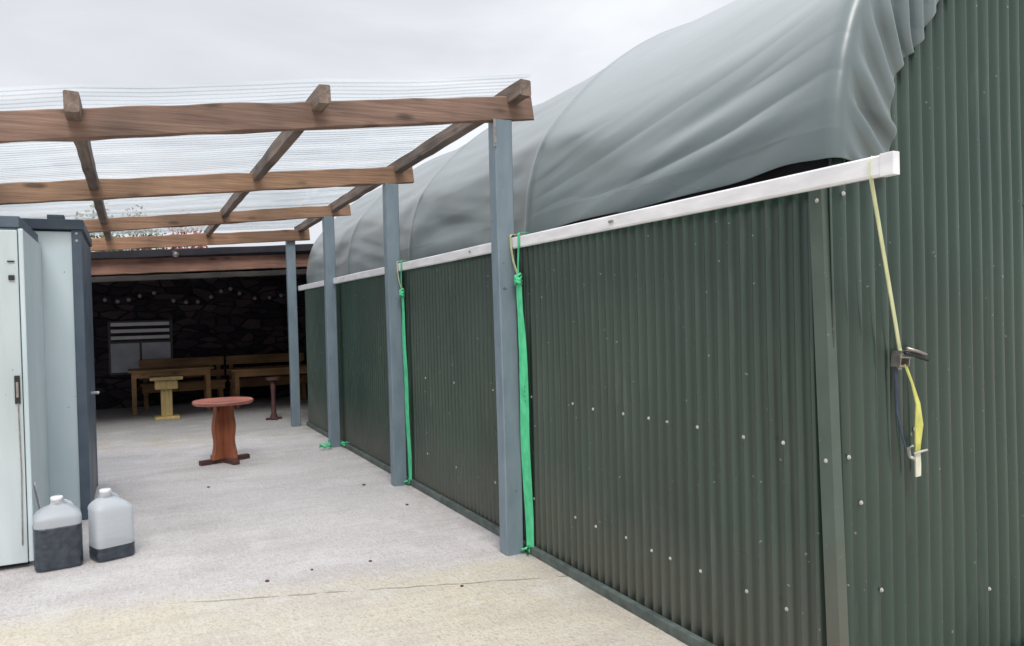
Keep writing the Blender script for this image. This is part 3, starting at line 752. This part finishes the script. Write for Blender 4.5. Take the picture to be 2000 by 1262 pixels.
# festoon lights, unlit white bulbs on a swagged cable
bul = [(-.366, 1.918), (-.179, 1.887), (-.014, 1.913), (.158, 1.974), (.381, 2.022), (.681, 1.883), (.882, 1.854), (1.07, 1.858), (1.29, 1.94), (1.458, 2.039), (1.618, 2.082), (1.769, 1.998), (2.027, 1.907), (2.285, 1.915), (2.492, 1.95)]
t = empty('festoon_lights', (.38, 14.5, 2.1), 'string of round white festoon bulbs swagged across the dark shed', 'string lights')
bm = bmesh.new(); tube(bm, [(-.6-.38, 0, -.05)]+[(x-.38, 0, z+.06-2.1) for x, z in bul]+[(2.8-.38, 0, -.02)], .005, 6); obj('cable', bm, BLACK, t)
BULB = mat('bulb_glass', (.36, .32, .36), (.30, .26, .30), rough=.25)
for x, z in bul:
    bm = bmesh.new(); bmesh.ops.create_uvsphere(bm, u_segments=12, v_segments=8, radius=.034)
    for v in bm.verts: v.co = v.co+Vector((x-.38, 0, z-2.1))
    b_ = obj('bulb', bm, BULB, t, True)
    bm = bmesh.new(); loft(bm, [(.026+z-2.1, x-.38, 0, .016, .016, 2), (.065+z-2.1, x-.38, 0, .014, .014, 2)], 10); obj('socket', bm, BLACK, b_)

# ------------------------------------------------------------------ furniture in the shed
def part(t, name, m, *a, **k): return obj(name, BX(*a, **k), m, t)
# yellow pedestal table
t = empty('pine_table', (.475, 13.22, 0), 'small square bright yellow pine pedestal table at the mouth of the dark shed', 'table')
part(t, 'table_top', YEL, -.235, .235, -.2, .2, .615, .668, bev=.008)
part(t, 'apron', YEL, -.165, .165, -.14, .14, .47, .614, bev=.02)
part(t, 'pedestal', YEL, -.082, .082, -.08, .08, .051, .469, bev=.012)
part(t, 'base', YEL, -.18, .18, -.16, .16, .0, .05, bev=.01)
# long brown trestle table, left
def table(name, x0, x1, y0, y1, h, label, m, grp, splay=0):
    cx = (x0+x1)/2; cy = (y0+y1)/2; t = empty(name, (cx, cy, 0), label, 'table', grp); hx = (x1-x0)/2; hy = (y1-y0)/2
    bm = bmesh.new(); n_ = 4; w_ = 2*hy/n_
    for i in range(n_): box(bm, -hx, hx, -hy+i*w_+.004, -hy+(i+1)*w_-.004, h-.035, h+.003*(i % 2), bev=.004)
    obj('table_top', bm, m, t)
    part(t, 'apron', m, -hx+.06, hx-.06, -hy+.06, -hy+.085, h-.13, h-.037)
    part(t, 'apron', m, -hx+.06, hx-.06, hy-.085, hy-.06, h-.13, h-.037)
    for sx_ in (-1, 1):
        for sy in (-1, 1):
            x = sx_*(hx-.085); y = sy*(hy-.12)
            part(t, 'leg', m, x-.037, x+.037, y-.037, y+.037, 0, h-.038, bev=.005)
    return t
table('trestle_table', -.06, 1.25, 13.95, 14.62, .735, 'brown plank-topped table just behind the yellow pedestal table', BRN, 'wooden tables in the shed')
table('trestle_table', 1.52, 3.05, 13.75, 14.4, .675, 'brown wooden table at the right of the shed, behind the farthest post', BRN, 'wooden tables in the shed')
def bench(x0, x1, y, label, m, m2, grp):
    cx = (x0+x1)/2; t = empty('bench', (cx, y, 0), label, 'bench', grp); hx = (x1-x0)/2
    part(t, 'backrest', m, -hx, hx, .12, .15, .70, .86, bev=.004); part(t, 'backrest', m, -hx, hx, .10, .13, .50, .62, bev=.004)
    part(t, 'seat', m2, -hx, hx, -.25, .10, .41, .45, bev=.005); part(t, 'seat_apron', m2, -hx+.03, hx-.03, -.235, -.21, .29, .409)
    for sx_ in (-1, 1):
        x = sx_*(hx-.09)
        part(t, 'leg', m, x-.035, x+.035, -.205, -.14, 0, .409); part(t, 'leg', m, x-.034, x+.034, .151, .20, 0, .84)
    return t
bench(.12, 1.53, 15.0, 'brown wooden bench with a plank back behind the left-hand table', BRN, BRN, 'benches along the rear wall')
bench(1.57, 3.0, 15.0, 'wooden bench with a plank back behind the right-hand table', BRN, BRN, 'benches along the rear wall')
# dark red pedestal stool by the last post
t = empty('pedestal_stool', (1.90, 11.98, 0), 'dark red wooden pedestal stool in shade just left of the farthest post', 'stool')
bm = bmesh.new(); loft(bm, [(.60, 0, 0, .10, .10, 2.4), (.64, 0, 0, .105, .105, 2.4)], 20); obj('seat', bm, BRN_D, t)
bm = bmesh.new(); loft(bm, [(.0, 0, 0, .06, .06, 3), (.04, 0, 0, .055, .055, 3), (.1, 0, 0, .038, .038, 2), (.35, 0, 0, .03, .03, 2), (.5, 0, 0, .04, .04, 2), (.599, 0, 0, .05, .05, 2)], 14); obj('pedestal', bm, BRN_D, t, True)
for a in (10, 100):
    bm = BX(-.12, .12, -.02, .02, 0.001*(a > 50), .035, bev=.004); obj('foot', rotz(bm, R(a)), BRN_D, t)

# ------------------------------------------------------------------ green lashing straps
def strapg(y, label, w_, ztop=1.93, seed=0, skew=0):
    t = empty('lashing_strap', (2.17, y, 0), label, 'strap', 'green straps tied to the eaves rail')
    n_ = 40; pts = []; ws = []; sd_ = []
    for i in range(n_+1):
        u = i/n_; z = lerp(.02, ztop-.22, u)
        pts.append((.012*noise.noise(Vector((z*2, seed, 0)))+lerp(.015, -.025, u), skew*(1-u)+.012*noise.noise(Vector((z*1.5, seed, 4))), z))
        tw = .35*noise.noise(Vector((z*1.3, seed, 9)))+R(60); ws.append(w_*(.62+.38*math.sin(math.pi*min(1, u*1.1+.05))**.5)); sd_.append((math.sin(.35)*1, -1*math.cos(tw-R(60)), 0))
    bm = bmesh.new(); ribbon(bm, pts, ws, sd_, .003); obj('webbing', bm, STRAPG, t)
    # the knot and two tails to the rail
    bm = bmesh.new()
    for k in range(5):
        a = k*1.9; c0 = Vector((-.03, 0, ztop-.2))
        tube(bm, [c0+Vector((.018*math.cos(a+j*.8), .024*math.sin(a+j*.8), .014*math.sin(j*1.3+k)-.01*k)) for j in range(8)], .008, 6)
    obj('knot', bm, STRAPG, t, True)
    for dy, dx in ((-.055, -.05), (.05, -.05)):
        bm = bmesh.new(); z1 = 1.99
        ribbon(bm, [(-.03, 0, ztop-.2), (-.045, dy*.6, ztop-.11), (-.05, dy, ztop-.02), (-.0505, dy*1.05, z1-.01), (-.043, dy*1.05, z1), (.0, dy*1.1, z1+.003), (.03, dy*1.1, z1-.005)], .02, (0, 1, .1), .003)
        obj('tie', bm, STRAPG if dx == -.05 and dy < 0 else STRAPP, t)
    bm = bmesh.new()
    tube(bm, [(.01, skew, .05), (-.03, skew+.03, .03), (-.01, skew+.06, .02), (.02, skew+.02, .035), (-.02, skew-.03, .02), (.0, skew, .06)], .008, 6); obj('lower_knot', bm, STRAPG, t, True)
    return t
s1 = strapg(4.205, 'wide bright green strap hanging beside the nearest blue post', .075, seed=1, skew=.02)
bm = bmesh.new()                      # three small stitched marks on the near strap
for z in (.985, 1.015, 1.045, .955): box(bm, -.018, -.0165, -.031, -.017, z, z+.014, rot=Matrix.Rotation(R(-18), 3, 'Z'))
obj('stitching', bm, BLACK, s1)
strapg(6.46, 'narrower twisted green strap hanging beside the second blue post', .052, seed=5, skew=.05)
# loose strap knotted round the foot of the third post
t = empty('loose_strap', (2.10, 8.93, 0), 'crumpled bright green strap knotted round the foot of the third post', 'strap')
for k, (cx, cy, rr) in enumerate(((-.14, -.10, .075), (.11, -.10, .07))):
    bm = bmesh.new(); pts = []; sds = []
    for j in range(26):
        a = j*.62+k; r_ = rr*(.45+.55*abs(math.sin(j*1.7+k)))
        pts.append((cx+r_*math.cos(a), cy+.7*r_*math.sin(a), .022+.045*abs(math.sin(j*.9+k*2)))); sds.append((math.cos(a*.7), math.sin(a*.7), .8*math.sin(j)))
    ribbon(bm, pts, .026, sds, .003); obj('webbing', bm, STRAPG, t, False)
bm = bmesh.new(); ribbon(bm, [(-.10, -.09, .05), (-.068, -.03, .06), (-.066, .08, .065), (-.06, .115, .07), (.05, .116, .07), (.068, .10, .065), (.068, -.03, .055), (.09, -.09, .05)], .026, (0, 0, 1), .003); obj('loop', bm, STRAPG, t)

# ------------------------------------------------------------------ yellow ratchet strap on the gable
t = empty('ratchet_strap', (2.465, 1.9, 1.9), 'yellow ratchet strap with metal buckle hanging on the gable wall', 'strap')
def T(x, y, z): return (x-2.45, y-1.9, z-1.9)
bm = bmesh.new(); ribbon(bm, [T(2.16, 1.695, 1.976), T(2.135, 1.69, 1.975), T(2.1215, 1.69, 1.955), T(2.1215, 1.69, 1.905), T(2.25, 1.757, 1.72), T(2.43, 1.85, 1.455), T(2.512, 1.893, 1.335), T(2.517, 1.893, 1.325)], [.030, .030, .030, .030, .030, .031, .032, .032], (1, .35, .12), .003)
obj('webbing', bm, STRAPP, t)
rk = bmesh.new()
for ox in (-.026, .022): box(rk, .065+ox-.002, .065+ox+.002, -.030, .010, -.632, -.572, bev=.001, rot=Matrix.Rotation(R(12), 3, 'Y'))
box(rk, .042, .086, .004, .010, -.645, -.60, bev=.001); box(rk, .045, .086, -.020, -.004, -.600, -.584, bev=.004, rot=Matrix.Rotation(R(12), 3, 'Y'))
tube(rk, [(.034, -.022, -.592), (.094, -.022, -.598)], .008, 10); tube(rk, [(.036, -.012, -.628), (.09, -.012, -.632)], .006, 10)
hb = obj('ratchet', rk, STEEL, t)
bm = bmesh.new(); tube(bm, [T(2.50, 1.862, 1.320), T(2.545, 1.858, 1.312), T(2.59, 1.855, 1.298), T(2.615, 1.855, 1.290)], [.008, .009, .009, .007], 10); obj('ratchet_handle', bm, BLACK, t, True)
bm = bmesh.new(); tube(bm, [T(2.497, 1.852, 1.337), T(2.55, 1.843, 1.322), T(2.585, 1.84, 1.310)], .006, 8); obj('ratchet_lever', bm, STEEL, t, True)
bm = bmesh.new(); ribbon(bm, [T(2.50, 1.902, 1.27), T(2.507, 1.905, 1.20), T(2.515, 1.91, 1.10), T(2.535, 1.905, 1.00), T(2.545, 1.90, .96)], [.024, .022, .016, .012, .010], (1, .2, 0), .004); obj('webbing', bm, STRAPN, t)
bm = bmesh.new(); ribbon(bm, [T(2.53, 1.885, 1.275), T(2.545, 1.87, 1.21), T(2.565, 1.862, 1.13), T(2.572, 1.865, 1.05), T(2.578, 1.875, .98), T(2.588, 1.885, .945)], [.014, .025, .036, .036, .034, .031], [(1, .1, 0), (1, .5, .0), (1, .3, 0), (1, -.2, 0), (1, .1, 0), (1, .1, 0)], .004); obj('webbing', bm, STRAPY, t)
bm = bmesh.new(); ribbon(bm, [T(2.588, 1.885, .945), T(2.594, 1.888, .90), T(2.60, 1.893, .853)], [.033, .034, .032], (1, .1, 0), .005); obj('strap_end', bm, STRAPW, t)
bm = bmesh.new(); tube(bm, [T(2.556, 1.875, .945), T(2.585, 1.868, .951), T(2.622, 1.87, .953)], .0045, 8); tube(bm, [T(2.54, 1.882, .935), T(2.54, 1.885, .965), T(2.556, 1.88, .975)], .006, 8); tube(bm, [T(2.54, 1.882, .935), T(2.556, 1.875, .925)], .006, 8); obj('hook', bm, SCREW, t, True)

# ------------------------------------------------------------------ planting and roof beyond the shed
LEAF = mat('leaf_green', (.13, .17, .05), (.07, .11, .03), rough=.6, scale=3); LEAFR = mat('leaf_red', (.40, .07, .04), (.22, .05, .03), rough=.6, scale=3)
TRUNK = mat('bark', (.10, .075, .05), rough=.9)
def shrub(x, y, h, r_, n_, m, label, seed):
    t = empty('shrub', (x, y, 0), label, 'shrub', 'shrubs behind the shed'); rd = random.Random(seed)
    bm = bmesh.new()
    for k in range(5):
        a = k*1.3; tube(bm, [(0, 0, 0), (.15*math.cos(a), .15*math.sin(a), h*.4), (.5*r_*math.cos(a), .5*r_*math.sin(a), h*.85)], [.05, .03, .01], 6)
    obj('stem', bm, TRUNK, t); bm = bmesh.new()
    for k in range(n_):
        v = Vector((rd.gauss(0, 1), rd.gauss(0, 1), rd.gauss(0, 1))).normalized(); q = rd.random()**.4
        bump_ = 1+.28*noise.noise(v*2.2+Vector((seed, 0, 0)))
        c = Vector((v.x*r_*q*bump_, v.y*r_*.8*q*bump_, h*.62+v.z*h*.40*q*bump_))
        s_ = rd.uniform(.03, .06); e1 = Vector((rd.gauss(0, 1), rd.gauss(0, 1), rd.gauss(0, 1))).normalized(); e2 = e1.orthogonal().normalized()
        bm.faces.new([bm.verts.new(c+e1*s_), bm.verts.new(c+e2*s_*.5), bm.verts.new(c-e1*s_), bm.verts.new(c-e2*s_*.5)])
    obj('foliage', bm, m, t); return t
shrub(-.55, 16.9, 3.75, .62, 3500, LEAF, 'green shrub showing over the shed roof just right of the cabin', 1)
shrub(.25, 17.2, 3.7, .55, 3000, LEAF, 'green shrub over the shed roof left of the red-leaved one', 2)
shrub(1.05, 17.2, 3.72, .55, 2600, LEAFR, 'red-leaved shrub showing over the middle of the shed roof', 3)

# ------------------------------------------------------------------ pebbles on the concrete
peb = [(.59, 7.46, .018, 'dark pebble between the cans and the red table', ), (1.93, 5.85, .016, 'dark pebble nearest the green wall, between the first two posts'), (1.28, 4.62, .014, 'dark pebble just left of the nearest post'),
       (.66, 4.58, .016, 'flat dark pebble near the left end of the crack in the concrete'), (1.83, 6.75, .02, 'dark pebble beside the foot of the second post'), (1.60, 3.93, .013, 'dark pebble on the yellow concrete in front of the crack'), (.93, 4.65, .012, 'smallest dark pebble, in front of the two jerrycans')]
for k, (x, y, r_, lb) in enumerate(peb):
    r_ *= .75; bm = bmesh.new(); bmesh.ops.create_icosphere(bm, subdivisions=2, radius=r_)
    for v in bm.verts:
        v.co *= 1+.3*noise.noise(v.co*60+Vector((k*3, 0, 0))); v.co.z = v.co.z*.55+r_*.35
    o = obj('pebble', bm, BRN_D, None, True); o.location = (x, y, 0); tag(o, lb, 'pebble', 'dark pebbles on the concrete')
